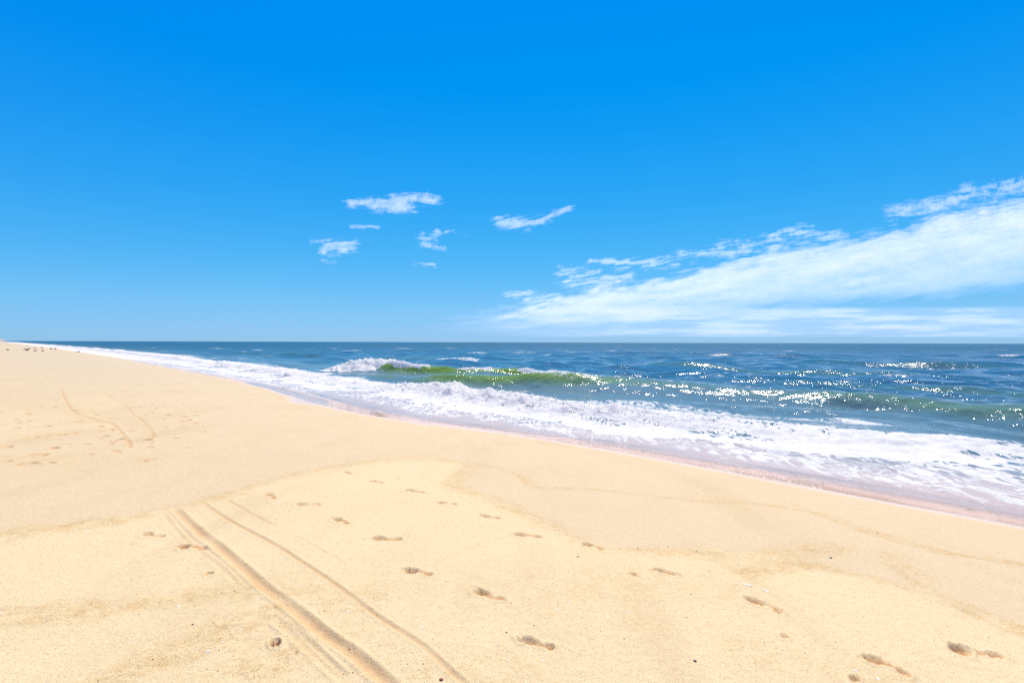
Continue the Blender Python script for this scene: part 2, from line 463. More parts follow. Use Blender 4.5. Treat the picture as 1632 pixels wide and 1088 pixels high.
def build_beach():
    ang = polar_angles(-58, 58, 0.135, 3.0)
    rr = steps(0.25, [(1.8, .06), (12, .0058), (30, .009), (120, .016), (5000, .05)])
    A, Rr = np.meshgrid(ang, rr, indexing='ij')
    x = (np.sin(A) * Rr).ravel(); y = (np.cos(A) * Rr).ravel()
    n, s = ns(x, y)
    z = z_base(x, y)
    e = _edge(s) + edge_wobble(s)
    shade_tint = np.zeros(x.shape)  # warm shade colour painted over grooves, prints and pits, walls included
    # tracks
    for pts, hw, dep, rim in TRACKS:
        P = resample(world_line(pts), 0.05 if hw < .045 or True else .1)
        P = P + (np.stack([vnoise(np.arange(len(P)) * .13, np.zeros(len(P)) + hw * 100, 7), vnoise(np.arange(len(P)) * .21, np.ones(len(P)) * 9 + hw * 50, 8)], 1) - .5) * hw * .25
        d, al, L = line_dist(x, y, P, hw * 4)
        ok = d < hw * 4
        fade = sstep(0, .25, al) * (1 - sstep(L - .25, L, al)) * (0.65 + 0.7 * vnoise(al * 3.1, al * 0 + hw * 77, 4))
        q = d / hw
        z = z + np.where(ok, fade * (-.33 * dep * np.exp(-(q / 1.0) ** 2.2) * (.85 + .3 * fbm(x * 14, y * 14, 66, 2)) + .6 * rim * np.exp(-((q - 1.55) / .45) ** 2)), 0)
        shade_tint = np.maximum(shade_tint, np.where(ok, .5 * np.clip(fade, 0, 1) * np.exp(-(q / 1.35) ** 4) * min(1, dep / .03), 0))
    # footprints
    for k, (toe, heel, dep) in enumerate(PRINTS):
        T, H = ground(*toe), ground(*heel)
        c = (T + H) / 2; u = (T - H) / np.linalg.norm(T - H)
        L = 0.27
        ix = np.nonzero((np.abs(x - c[0]) < .4) & (np.abs(y - c[1]) < .4))[0]
        if not len(ix): continue
        px, py = x[ix] - c[0], y[ix] - c[1]
        a = px * u[0] + py * u[1]; b = -px * u[1] + py * u[0]
        side = 1 if k % 2 else -1
        rk = random.Random(300 + k)
        rot = rk.uniform(-.2, .2); a, b = a * math.cos(rot) - b * math.sin(rot), a * math.sin(rot) + b * math.cos(rot)
        gs = rk.uniform(.86, 1.08); a = a / gs; b = b / gs
        kb, kh, ka = rk.uniform(.75, 1.1), rk.uniform(.35, 1.0), rk.uniform(.1, .45)
        tip = 1 + rk.uniform(.1, .5) * a / .1                       # weight on toes or heel
        wob = 0.6 + 0.8 * fbm(x[ix] * 26, y[ix] * 22, 40 + k, 3)
        ball = np.sqrt(((a - .07) / .058) ** 2 + ((b - side * .004) / .040) ** 2) * wob
        heelq = np.sqrt(((a + .095) / .036) ** 2 + (b / .028) ** 2) * wob
        arch = np.sqrt(((a + .02) / .09) ** 2 + ((b - side * .018) / .022) ** 2) * wob
        pit = np.maximum(np.maximum(kb * np.clip(tip, .5, 1.4) * np.exp(-ball ** 6), kh * np.exp(-heelq ** 6)), ka * np.exp(-arch ** 4))
        for j in range(5):                                             # toes
            tb = (j - 2) * .0175
            tq = np.hypot((a - .142 + .010 * abs(j - 1) * (1 if j > 1 else .5)) / .016, (b - side * tb) / .0085)
            pit = np.maximum(pit, .6 * np.exp(-tq ** 4))
        ring = np.minimum(np.minimum(ball, heelq), arch * 1.2)
        rim = np.exp(-((ring - 1.45) / .3) ** 2) * (.5 + fbm(x[ix] * 30, y[ix] * 30, 90 + k, 2))
        dep = dep * .72
        z[ix] += -dep * pit + dep * .34 * rim + dep * .35 * pit * (fbm(x[ix] * 40, y[ix] * 40, 12, 2) - .5)
        shade_tint[ix] = np.maximum(shade_tint[ix], np.exp(-(ring / 1.12) ** 6) * sstep(.15, .5, fbm(x[ix] * 25, y[ix] * 25, 140 + k, 2)))
    pits = [(ground(px, py), rad, dep) for px, py, rad, dep in PITS]
    for (cx, cy) in FAR_PITS:
        pits.append((ground(cx / 3.886, 520 + cy / 3.886), random.uniform(.06, .10), random.uniform(.03, .055)))
    for i in range(60):                                               # scuffed sand further along the beach
        px, py = random.uniform(0, 330), random.uniform(585, 745)
        pits.append((ground(px, py), random.uniform(.04, .08), random.uniform(.010, .025)))
    for k, (c, rad, dep) in enumerate(pits):
        ix = np.nonzero((np.abs(x - c[0]) < rad * 3) & (np.abs(y - c[1]) < rad * 3))[0]
        if not len(ix): continue
        th = k * 1.7
        a = (x[ix] - c[0]) * math.cos(th) + (y[ix] - c[1]) * math.sin(th); b = -(x[ix] - c[0]) * math.sin(th) + (y[ix] - c[1]) * math.cos(th)
        q = np.hypot(a, b * 1.35) / rad * (.8 + .4 * fbm(x[ix] * 15, y[ix] * 15, k, 2))
        z[ix] += -dep * np.exp(-q ** 4) + dep * .3 * np.exp(-((q - 1.5) / .35) ** 2)
        shade_tint[ix] = np.maximum(shade_tint[ix], .85 * np.exp(-(q / 1.2) ** 4))
    coarse = band_mask(x, y)
    wob = (fbm(x * 1.6, y * 1.6, 51, 4) - .5) * .5
    def soft(poly):
        P = world_line(poly)
        m = in_poly(x, y, P).astype(float)
        d, _, _ = line_dist(x, y, np.vstack([P, P[:1]]), 1.5)
        return np.where(d < 1.4, np.clip(.5 + (m - .5) * 2 * np.clip(d + wob * .35, 0, 1) / .22, 0, 1), m)
    dry = soft(DRY_PATCH)
    dry = np.maximum(dry, .4 * soft(DRY_PATCH2)) * (1 - sstep(-1, .3, n - e + 2.0))
    z = z + 0.010 * dry                                               # the dry crust stands a little proud of the smoothed sand
    z = z + .013 * (1 - sstep(4, 8, n)) * (fbm(x * 1.7, y * 1.7, 61, 4) - .5) * sstep(.8, 2, np.hypot(x, y))
    z = z + .018 * coarse * (fbm(x * 9, y * 9, 71, 3) - .5) * (1 - sstep(10, 25, np.hypot(x, y)))
    wet = sstep(-.75, .05, n - e)
    # the tongue of wet sand left by the last wave
    P = world_line([(446,638),(470,634),(520,640),(600,652),(690,668),(690,682),(600,664),(520,650),(470,645)])
    m = in_poly(x, y, P); d, _, _ = line_dist(x, y, np.vstack([P, P[:1]]), 1.2)
    wet = np.maximum(wet, np.where(m, sstep(0, .3, d), 0) * .75)
    greyness = sstep(-3, 4, n) * .35 + sstep(9, 60, np.hypot(x, y)) * .65  # sand colour greyer towards the sea and with distance from the camera
    greyness = np.clip(greyness * (1 - dry * .7), 0, 1)
    global SAND_GRID
    SAND_GRID = (ang, rr, z.reshape(len(ang), len(rr)))
    na, nr = len(ang), len(rr)
    I = np.arange(na * nr).reshape(na, nr)
    J = np.roll(I, -1, axis=0)
    q = np.stack([I[:, :-1], I[:, 1:], J[:, 1:], J[:, :-1]], -1).reshape(-1, 4)[:, ::-1]
    V = np.stack([x, y, z], 1)
    # centre cap
    V = np.vstack([V, [[0, 0, z[I[:, 0]].mean()]]])
    def ext(a): return np.append(a, a[I[:, 0]].mean())
    cc = len(V) - 1
    capq = np.stack([I[:, 0], J[:, 0], np.full(na, cc), np.full(na, cc)], 1)
    at = dict(dry=ext(dry), coarse=ext(coarse), wet=ext(wet), shade_tint=ext(shade_tint), greyness=ext(greyness))
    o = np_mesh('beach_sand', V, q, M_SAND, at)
    tag(o, 'pale golden sand beach with footprints and tyre tracks', 'beach', kind='structure')
    return o

def edge_wobble(s):
    return .22 * (vnoise(s / 3.1, s * 0 + 2.2, 15) - .5) + .5 * (vnoise(s / 9.0, s * 0 + 7.2, 16) - .5) * sstep(3, 12, np.abs(s - 5)) + .05 * (vnoise(s / .7, s * 0, 18) - .5)

beach = build_beach()

# ------------------------------------------------------------------ the sea
def lerp(xs, ys): return smooth_interp(xs, ys, 0.8, -400, 1200, 0.2)
bore_n = lerp([-60, 0, 7, 14, 20, 27, 40, 80, 200], [20.3, 19.6, 18.6, 17.8, 17.6, 18.0, 18.5, 20, 22])
bore_a = lerp([-60, -5, 0, 7, 10, 14, 20, 26, 30, 36, 60, 120, 400], [.25, .12, .15, .20, .34, .46, .60, .52, .26, .22, .35, .5, .5])
sw2_n = lerp([-80, -20, 0, 5, 13, 20, 24.5, 29, 35, 45, 80], [31, 30.3, 29.8, 29.4, 29.5, 26.8, 26.2, 23.9, 22.2, 20.5, 18])
sw2_a = lerp([-80, -20, 0, 5, 13, 20, 25, 30, 36, 44, 60], [.7, .8, .85, .62, .62, .78, .78, .55, .4, .12, .0])
brk_n = lerp([-40, 10, 27.8, 32, 36, 40, 43, 46, 60, 100], [44, 40, 35.2, 33, 29.4, 27.4, 26, 24.2, 24, 24])
brk_a = lerp([-40, 10, 25, 27.5, 32, 36, 38.5, 41, 43.5, 46.0, 47.4, 50, 60, 90], [.35, .1, .2, .42, .62, .62, .74, .84, .98, 1.02, .4, .12, .15, .3])

def sea_fields(n, s, spacing):
    x, y = xy(n, s)
    r = np.hypot(x, y)
    eta = np.zeros(n.shape); green = np.zeros(n.shape); foam = np.zeros(n.shape); lean = np.zeros(n.shape)
    lump = .75 * (fbm(n * 2.2, s * 1.5, 201, 4) - .5) + .5 * (fbm(n * 5.5, s * 4.5, 207, 3) - .5)
    # bore of white water
    c = bore_n(s) + .7 * (vnoise(s / 2.3, s * 0, 21) - .5) + .3 * (vnoise(s / .6, s * 0, 22) - .5)
    a = bore_a(s) * (.75 + .5 * vnoise(s / 1.7, s * 0 + 4, 23))
    d = n - c
    front = np.exp(-(np.minimum(d, 0) / 1.05) ** 2); back = np.exp(-(np.maximum(d, 0) / 1.9) ** 2)
    w = front * back
    eta += a * w * (1 + .8 * lump)
    lean += a * w * .35
    green += .75 * sstep(.3, .5, a) * np.exp(-((d + .35) / .35) ** 2) * vnoise(s / 2.2, s * 0 + 3, 24)
    bore_front = w * sstep(.08, .35, a)
    # swell about to break
    c = sw2_n(s) + .5 * (vnoise(s / 4, s * 0, 25) - .5)
    a = sw2_a(s) * (.85 + .3 * vnoise(s / 3.0, s * 0 + 9, 26))
    d = n - c
    w = np.exp(-(np.minimum(d, 0) / (1.25 + .35 * (1 - sstep(2, 5, np.abs(s - 15))))) ** 2) * np.exp(-(np.maximum(d, 0) / 3.2) ** 2)
    eta += a * w; lean += a * w * .25
    green += sstep(.3, .7, a) * np.exp(-((d + .55) / .75) ** 2) * (.22 + .55 * sstep(14, 24, s)) * (.7 + .6 * vnoise(s / 2.6, n, 27))
    foam += .25 * np.exp(-((d - .2) / .5) ** 2) * sstep(.62, .85, vnoise(s / 1.3, n * .7, 28)) * sstep(.3, .6, a)
    # breaker
    c = brk_n(s) + .35 * (vnoise(s / 2.5, s * 0, 29) - .5)
    a = brk_a(s) * (.9 + .2 * vnoise(s / 1.2, s * 0 + 5, 30))
    d = n - c
    w = np.exp(-(np.minimum(d, 0) / (1.1 + .35 * (1 - sstep(.7, 1.0, a)) + 1.0 * sstep(40.8, 42.4, s))) ** 2) * np.exp(-(np.maximum(d, 0) / 2.6) ** 2)
    eta += a * w; lean += a * w * .55
    white = np.maximum(sstep(41.2, 42.6, s + 1.6 * (vnoise(n * 1.2, s * 1.2, 32) - .5)) * (1 - sstep(46.6, 47.6, s)),
                       0) * sstep(-3.6, -2.4, d) * (1 - sstep(1.2, 2.6, d))
    sw = s + .5 * (vnoise(n * 2, s * 1.5, 33) - .5)
    win = np.maximum(np.maximum(sstep(38.2, 38.9, sw) * (1 - sstep(41, 43, sw)), sstep(33.3, 33.8, sw) * (1 - sstep(35.4, 36.0, sw))), sstep(27.0, 28.2, sw) * (1 - sstep(31.2, 31.7, sw)))
    top = (.12 + .88 * win) * sstep(-1.25, -.55, d + .7 * lump) * (1 - sstep(.7, 1.9, d)) * sstep(.2, .4, a)
    eta += .22 * win * np.exp(-((d + .2) / .6) ** 2) * (.6 + 1.5 * lump)
    foam += 1.0 * white + .95 * top
    eta += .6 * white * (lump + .5 * (fbm(n * 4.1, s * 3.7, 208, 3) - .5)) * sstep(.6, .9, a)
    green += sstep(.3, .55, a) * np.exp(-((d + .75) / .8) ** 2) * 1.0
    # far swell lines
    for cn, cs, ln, aa, wd in [(42, 112, 26, .55, 2.0), (60, 20, 22, .5, 3.0), (86, 8, 16, .8, 3.5), (75, -22, 14, .8, 3.5), (52, 70, 20, .4, 2.5),
                               (120, 60, 40, .6, 4), (150, -30, 50, .7, 5), (48, -6, 12, .35, 2.2), (39, 2, 10, .3, 1.8)]:
        sh = np.exp(-((s - cs) / ln) ** 2)
        dd = n - cn - 3 * np.sin(s / 23.0 + cn)
        ww = np.exp(-(np.minimum(dd, 0) / (wd * .6)) ** 2) * np.exp(-(np.maximum(dd, 0) / wd) ** 2) * sh
        eta += aa * ww
        green += .15 * np.exp(-((dd + .4 * wd) / (wd * .4)) ** 2) * sh * (1 - sstep(60, 110, n))
        foam += .6 * np.exp(-((dd - .1) / .45) ** 2) * sh * sstep(.60, .80, fbm(s / 4.5, n * .6 + cn, 34, 3)) * sstep(100, 105, cn + cs)
    # wind chop
    rng = np.random.RandomState(5)
    off = sstep(19, 30, n)
    chop = np.zeros(n.shape)
    for k in range(54):
        lam = 0.7 * (24 / 0.7) ** (k / 53.0) * rng.uniform(.9, 1.1)
        th = rng.normal(0, .55)
        kx, ky = math.cos(th) * 2 * math.pi / lam, math.sin(th) * 2 * math.pi / lam
        amp = .0085 * lam ** .85 * rng.uniform(.6, 1.3)
        if lam > 6: amp *= .7
        keep = sstep(2.2, 4.0, lam / spacing)
        ph = kx * n + ky * s + rng.uniform(0, 6.28) + 1.5 * (vnoise(n / (lam * 3), s / (lam * 3), k) - .5)
        chop += amp * keep * (np.sin(ph) + .22 * np.cos(2 * ph))
    eta += chop * (.22 + .78 * off) * sstep(11.5, 15, n)
    caps = sstep(.16, .26, chop) * off * sstep(.62, .8, vnoise(n / 7, s / 11, 36))
    foam += .40 * caps
    return eta, lean, green, foam, lump, bore_front, chop

def build_sea():
    ang = polar_angles(-52, 60, 0.14, 2.5)
    rr = steps(9.0, [(20, .0055), (60, .0042), (150, .008), (600, .013), (60000, .045)])
    A, Rr = np.meshgrid(ang, rr, indexing='ij')
    x = (np.sin(A) * Rr).ravel(); y = (np.cos(A) * Rr).ravel()
    n, s = ns(x, y)
    spacing = np.interp(Rr.ravel(), rr[:-1], np.diff(rr))
    spacing = np.maximum(spacing, Rr.ravel() * R(.14))
    e = _edge(s) + edge_wobble(s)
    eta, lean, green, foam, lump, bf, chop = sea_fields(n, s, spacing)
    q = n - e
    zs = z_base(x, y)
    level = SEA + eta
    skin = np.clip(q * .03, -.05, .035) + .05 * sstep(1.6, 3.5, q) * (fbm(n * 2.5, s * 1.3, 44, 4))
    z = np.maximum(level, zs + skin)
    film = 1 - sstep(.9, 2.8, q + .9 * (fbm(n * .8, s * .5, 45, 3) - .5))
    film = np.where(q < .3, 1, film)
    # cover of foam between the bore and the swash
    lo = e + 2.2 + .7 * sstep(9, 14, s) * (1 - sstep(26, 34, s)) + 1.9 * (fbm(s / 2.6, n * .25, 46, 4) - .5) - .9 * sstep(28, 40, s) + .5 * (1 - sstep(0, 8, s))
    lo2 = lo + 1.0 + .7 * (1 - sstep(0, 9, s))
    up = bore_n(s) + .7 - .9 * sstep(26, 32, s) + 1.6 * (fbm(s / 3.0, n * .4, 47, 4) - .5)
    up = np.minimum(up, e + 14)
    solid = sstep(-.2, 1.1, n - lo2) * (1 - sstep(-.5, 1.6, n - up))
    holes = sstep(.44, .68, fbm(n * 1.1, s * .42, 48, 5, .6)) * (.54 - .2 * sstep(12, 18, s) + .22 * sstep(24, 30, s))
    lacy = sstep(-.6, .5, n - lo) * (1 - sstep(0, 2, n - up)) * (.30 + .12 * (fbm(n * .7, s * .4, 56, 3)))
    fz = np.maximum(lacy, solid * (.90 - holes))
    fz = np.maximum(fz, bf * 1.05)
    fz = np.maximum(fz, .36 * sstep(.45, .7, fbm(n * .5, s * .16, 49, 4)) * (1 - sstep(3, 8, n - up)) * sstep(-1, 1, n - up))
    fz = np.maximum(fz, .22 * np.exp(-((q - .16) / .10) ** 2) * vnoise(s * 1.2, s * 0, 50) )
    far = sstep(60, 140, s) * sstep(-.5, .6, q) * (1 - sstep(6, 14, q + 5 * (fbm(s / 14, n / 6, 52, 3) - .5)))
    fz = np.maximum(fz, far * .9)
    foam = np.clip(np.maximum(foam, fz), 0, 1)
    z = z + .10 * lump * solid * (z > zs + .1)
    green = np.clip(green, 0, 1)
    near = np.clip((1 - sstep(20, 46, n + 5 * (fbm(n / 6, s / 18, 53, 3) - .5))) * .95 + .12 * (1 - sstep(40, 120, n)), 0, 1)
    silt = (1 - sstep(2.5, 6.5, q + 2 * (fbm(n * .6, s * .3, 57, 3) - .5))) * .95
    n2 = n - lean * 1.0
    X, Y = xy(n2, s)
    keep = (n > e - 1.2)
    na, nr = len(ang), len(rr)
    I = np.arange(na * nr).reshape(na, nr); J = np.roll(I, -1, axis=0)
    quads = np.stack([I[:, :-1], J[:, :-1], J[:, 1:], I[:, 1:]], -1).reshape(-1, 4)[:, ::-1][:, ::-1]
    quads = quads[:, ::-1]
    quads = quads[keep[quads].all(1)]
    V = np.stack([X, Y, z], 1)
    V, quads, at = compact(V, quads, dict(foam=foam, film=film, green=green, near=near, silt=silt, far=sstep(3.7, 6.2, np.log(np.maximum(Rr.ravel(), 1)))))
    o = np_mesh('sea', V, quads, M_SEA, at)
    tag(o, 'blue sea with breaking green waves and white surf', 'sea', kind='structure')
    return o

sea = build_sea()
def flip_check(o):
    p = o.data.polygons[len(o.data.polygons) // 2]
    if p.normal.z < 0: o.data.flip_normals()
flip_check(beach); flip_check(sea)

# ------------------------------------------------------------------ clouds: thin ragged slabs of vapour at 1 km
ALT = 1000.0
def cloud(name, label, box, dens_fn, thick, step=1.5, thr=0.03, group=None):
    """box in photograph pixels; every grid point is carried out to the cloud layer along its line of sight"""
    x0, y0, x1, y1 = box
    if x1 < 2000: x0, y0, x1, y1 = x0 - 22, y0 - 8, x1 + 22, min(y1 + 8, 536)
    px = np.arange(x0, x1 + step, step); py = np.arange(y0, y1 + step, step * .7)
    PX, PY = np.meshgrid(px, py, indexing='ij')
    D = np.clip(dens_fn(PX, PY), 0, 1)
    edge = np.minimum(np.minimum(PX - x0, x1 - PX) if x1 < 2000 else PX - x0, np.minimum(PY - y0, y1 - PY))
    D = D * sstep(0, 9, edge)
    depth = ALT * F / (HORIZON - PY)
    X = (PX - 816) / F * depth
    th = thick * D * (.85 + .3 * fbm(PX / 30, PY / 10, 77, 2)) * sstep(0, .15, D)
    lift = thick * .6 * (fbm(PX / 80, PY / 24, 78, 2) - .5)
    k = (D > thr)
    cell = k[:-1, :-1] | k[1:, :-1] | k[:-1, 1:] | k[1:, 1:]
    na, nb = PX.shape
    I = np.arange(na * nb).reshape(na, nb); off = na * nb
    bot = np.stack([X, depth, ALT + CAM_Z + lift - th * .5 - .5], -1).reshape(-1, 3)
    topv = np.stack([X, depth, ALT + CAM_Z + lift + th * .5 + .5], -1).reshape(-1, 3)
    A, B, C_, D_ = I[:-1, :-1], I[1:, :-1], I[1:, 1:], I[:-1, 1:]
    qs = [np.stack([A, D_, C_, B], -1)[cell][:, ::-1], (np.stack([A, B, C_, D_], -1) + off)[cell][:, ::-1]]
    pad = np.pad(cell, 1)
    for (di, dj, p, q) in ((-1, 0, A, D_), (1, 0, C_, B), (0, -1, B, A), (0, 1, D_, C_)):
        nb_ = pad[1 + di:pad.shape[0] - 1 + di, 1 + dj:pad.shape[1] - 1 + dj]
        m = cell & ~nb_
        qs.append(np.stack([p[m], q[m], q[m] + off, p[m] + off], -1))
    Q = np.concatenate(qs)
    V = np.vstack([bot, topv])
    V, Q, at = compact(V, Q, dict(cover=np.concatenate([D.ravel(), D.ravel()])))
    o = np_mesh(name, V, Q, M_CLOUD, at)
    tag(o, label, 'cloud', group)
    return o

def streaks(px, py, seed, sx=26.0, sy=5.0, tilt=-.22, octv=5):
    return fbm(px / sx, (py - tilt * (px - 816)) / sy, seed, octv, .58)

def strokes(lines, seed, tilt=-.15, rough=1.0, sx=22.0, sy=2.6):
    """a wisp from brush strokes: (x0, y0, x1, y1, half width, density)"""
    def fn(px, py):
        nz = streaks(px, py, seed, sx, sy, tilt); nz2 = fbm(px / 5, py / 2.5, seed + 9, 3)
        wx = (fbm(px / 14, py / 7, seed + 3, 3) - .5) * 9; wy = (fbm(px / 12, py / 6, seed + 4, 3) - .5) * 6
        d = np.zeros(px.shape)
        for x0, y0, x1, y1, hw, den in lines:
            ex, ey = x1 - x0, y1 - y0; l2 = ex * ex + ey * ey
            t = np.clip(((px + wx - x0) * ex + (py + wy - y0) * ey) / l2, 0, 1)
            dd = np.hypot((px + wx - x0 - t * ex) * .75, py + wy - y0 - t * ey)
            d = np.maximum(d, den * np.exp(-(dd / (hw * 1.12)) ** 1.6))
        fine = fbm(px / 3.2, (py - tilt * px) / 1.1, seed + 21, 3)
        v = d * (.05 + 1.5 * rough * sstep(.3, .72, nz)) * (.35 + 1.1 * nz2) * (.55 + .9 * fine)
        return .58 * np.clip(v * 1.1 - .10, 0, 1)
    return fn

_top = lambda x: np.interp(x, [640, 790, 870, 1000, 1100, 1250, 1380, 1480, 1632, 1760, 2700], [528, 500, 475, 447, 423, 391, 366, 342, 312, 290, 170])
_bot = lambda x: np.interp(x, [640, 800, 950, 1050, 1230, 1300, 1480, 1632, 1760, 2700], [524, 512, 506, 497, 477, 470, 459, 438, 430, 400])
def bank(px, py):
    nz = streaks(px, py, 301, 60, 9, -.2, 6); nf = streaks(px, py, 307, 16, 4, -.1, 4)
    t, b = _top(px), _bot(px)
    up = sstep(-6, 26, py - t + 44 * (nz - .5) + 22 * (nf - .5))
    dn = 1 - sstep(-8, 20, py - b + 24 * (nz - .5))
    fine = streaks(px, py, 317, 7, 1.6, -.15, 3)
    body = up * dn * (.60 + .5 * (nz - .4) + .28 * (nf - .5) + .2 * (fine - .5)) * sstep(700, 900, px + 80 * (nz - .5))
    fade = 1 - .42 * sstep(.35, 1.0, (py - t) / np.maximum(b - t, 20))
    return np.clip(body * 1.2 * fade, 0, 1) * (1 - sstep(2150, 2650, px + 120 * (nz - .5)))
def veil(px, py):
    nz = streaks(px, py, 311, 130, 7, -.02, 5)
    return (.16 + .40 * sstep(.35, .72, nz)) * sstep(440, 492, py) * (1 - sstep(528, 541, py)) * sstep(640, 1000, px) * (1 - sstep(2100, 2600, px)) * (.5 + .5 * sstep(0, 40, py - _bot(px) + 40))

cloud('cloud', 'long white cloud bank rising to the right over the sea horizon', (690, 120, 2690, 528), bank, 60, 1.9)
cloud('cloud', 'faint pale cloud veil low over the sea under the white bank', (640, 484, 2690, 541), veil, 40, 2.5)
cloud('cloud', 'ragged white cloud above the bank at the right edge of the sky', (1385, 275, 1700, 352),
      strokes([(1420, 335, 1500, 318, 8, .8), (1480, 326, 1540, 312, 9, .9), (1540, 305, 1640, 288, 8, 1.0), (1560, 316, 1640, 300, 6, .7), (1430, 342, 1470, 338, 4, .5)], 401), 40, 1.2)
cloud('cloud', 'ragged white streak just above the middle of the cloud bank', (1060, 345, 1345, 425),
      strokes([(1085, 405, 1170, 396, 6, .8), (1150, 392, 1230, 382, 7, .9), (1225, 380, 1285, 364, 7, 1.0), (1180, 400, 1250, 390, 5, .7), (1270, 378, 1335, 368, 5, .6), (1140, 402, 1185, 396, 8, .8)], 411), 40, 1.2)
cloud('cloud', 'small flat white cloud left of the long streak above bank', (915, 400, 1095, 440),
      strokes([(940, 415, 1000, 418, 5, .9), (985, 420, 1070, 417, 7, 1.0), (1030, 422, 1072, 420, 5, .9)], 421), 40, 1.1)
cloud('cloud', 'puffy white cloud at the upper left end of the bank', (870, 418, 1010, 470),
      strokes([(895, 433, 950, 436, 7, .95), (905, 448, 980, 446, 9, 1.0), (950, 440, 1000, 440, 6, .8)], 431), 40, 1.1)
cloud('cloud', 'low small white cloud at the left tip of the bank', (795, 452, 900, 492),
      strokes([(812, 470, 865, 467, 5, .85), (840, 478, 890, 472, 5, .8)], 441), 40, 1.1)
cloud('cloud', 'broad white wisp, largest of those high over the middle sea', (548, 298, 705, 348),
      strokes([(560, 324, 625, 322, 6, 1.0), (600, 328, 650, 330, 8, 1.0), (630, 318, 690, 318, 8, .95), (640, 333, 660, 337, 4, .8)], 501, 0.0), 40, .9)
cloud('cloud', 'white hook shaped wisp with a tail rising to the right', (784, 322, 922, 372),
      strokes([(798, 354, 840, 357, 7, 1.0), (835, 358, 870, 348, 5, .9), (868, 348, 908, 333, 4, .95)], 511, -.3), 40, .9)
cloud('cloud', 'small curled white wisp below the broad wisp', (655, 358, 725, 408),
      strokes([(676, 372, 696, 371, 4, .9), (672, 380, 688, 382, 5, .9), (676, 388, 692, 394, 5, 1.0), (688, 396, 706, 397, 3.5, .9)], 521, 0), 40, .8)
cloud('cloud', 'soft white wisp, leftmost in the sky', (484, 372, 580, 425),
      strokes([(518, 402, 550, 398, 6, 1.0), (520, 390, 566, 388, 5, .8), (498, 384, 525, 384, 3, .5), (508, 416, 532, 420, 2.5, .5), (540, 388, 564, 398, 5, .8)], 531, -.05), 40, .9)
cloud('cloud', 'thin faint wisp between the leftmost and broad wisps', (550, 345, 612, 375),
      strokes([(560, 361, 600, 363, 2.6, .75), (578, 357, 600, 351, 2.2, .55)], 541, 0, .8), 30, .8)
cloud('cloud', 'tiny flat wisp beneath the curled wisp', (650, 412, 700, 432),
      strokes([(660, 423, 690, 422, 2.8, .8)], 551, 0), 30, .8)
cloud('cloud', 'tiny wisp right beside the curled wisp', (700, 362, 752, 380),
      strokes([(708, 370, 722, 369, 2.2, .6), (728, 372, 744, 374, 2.6, .8)], 561, 0), 30, .8)

# ------------------------------------------------------------------ far dunes at the left end of the beach
def surf_z(x, y):
    """height of the finished sand, footprints and all"""
    ang, rr, Z = SAND_GRID
    a = math.atan2(x, y); r = math.hypot(x, y)
    i = int(np.clip(np.searchsorted(ang, a) - 1, 0, len(ang) - 2)); j = int(np.clip(np.searchsorted(rr, r) - 1, 0, len(rr) - 2))
    u = (a - ang[i]) / (ang[i + 1] - ang[i]); v = (r - rr[j]) / (rr[j + 1] - rr[j])
    return float((Z[i, j] * (1 - u) + Z[i + 1, j] * u) * (1 - v) + (Z[i, j + 1] * (1 - u) + Z[i + 1, j + 1] * u) * v)

def build_dunes():
    ss = np.geomspace(3000, 5600, 90); cs = np.linspace(-1, 1, 15)
    S, C = np.meshgrid(ss, cs, indexing='ij')
    N = -70 + C * 95 + 9 * (fbm(S / 120, C, 601, 3) - .5)
    h = (1 - C ** 2) * (26 + 16 * (fbm(S / 110, C * 1.5, 602, 4) - .4)) * sstep(3000, 3800, S)
    X, Y = xy(N, S)
    V = np.stack([X, Y, .2 + h - .6], -1).reshape(-1, 3)
    I = np.arange(S.size).reshape(S.shape)
    q = np.stack([I[:-1, :-1], I[:-1, 1:], I[1:, 1:], I[1:, :-1]], -1).reshape(-1, 4)
    o = np_mesh('far_dunes', V, q, simple_mat('dune_scrub', (0.36, 0.27, 0.24), .95, .3, .05, .2))
    flip_check(o)
    tag(o, 'low hazy dunes at the far left end of the beach', 'dunes', kind='structure')
build_dunes()

# ------------------------------------------------------------------ gulls resting far along the beach
M_GULL = simple_mat('gull_plumage', (0.20, 0.17, 0.155), .8, .3, 30)
M_WING = simple_mat('gull_wing', (0.11, 0.10, 0.10), .8, .3, 25)
M_BILL = simple_mat('gull_bill', (0.30, 0.17, 0.05), .5, .2, 60)

def bm_obj(name, bm, mat, parent=None):
    me = bpy.data.meshes.new(name)
    bmesh.ops.recalc_face_normals(bm, faces=bm.faces)
    for f in bm.faces: f.smooth = True
    bm.to_mesh(me); bm.free()
    me.materials.append(mat)
    o = bpy.data.objects.new(name, me); col.objects.link(o)
    if parent: o.parent = parent
    return o

def loft(bm, rings, seg=10):
    """rings: (centre, side radius, height radius, axis direction)"""
    prev = None; first = None
    for c, ry, rz, ax in rings:
        ax = Vector(ax).normalized(); side = Vector((0, 1, 0)); up = ax.cross(side) * -1
        vs = [bm.verts.new(Vector(c) + side * (math.cos(k * 2 * math.pi / seg) * ry) + up * (math.sin(k * 2 * math.pi / seg) * rz)) for k in range(seg)]
        if prev:
            for k in range(seg): bm.faces.new((prev[k], prev[(k + 1) % seg], vs[(k + 1) % seg], vs[k]))
        else: first = vs
        prev = vs
    bm.faces.new(first[::-1]); bm.faces.new(prev)

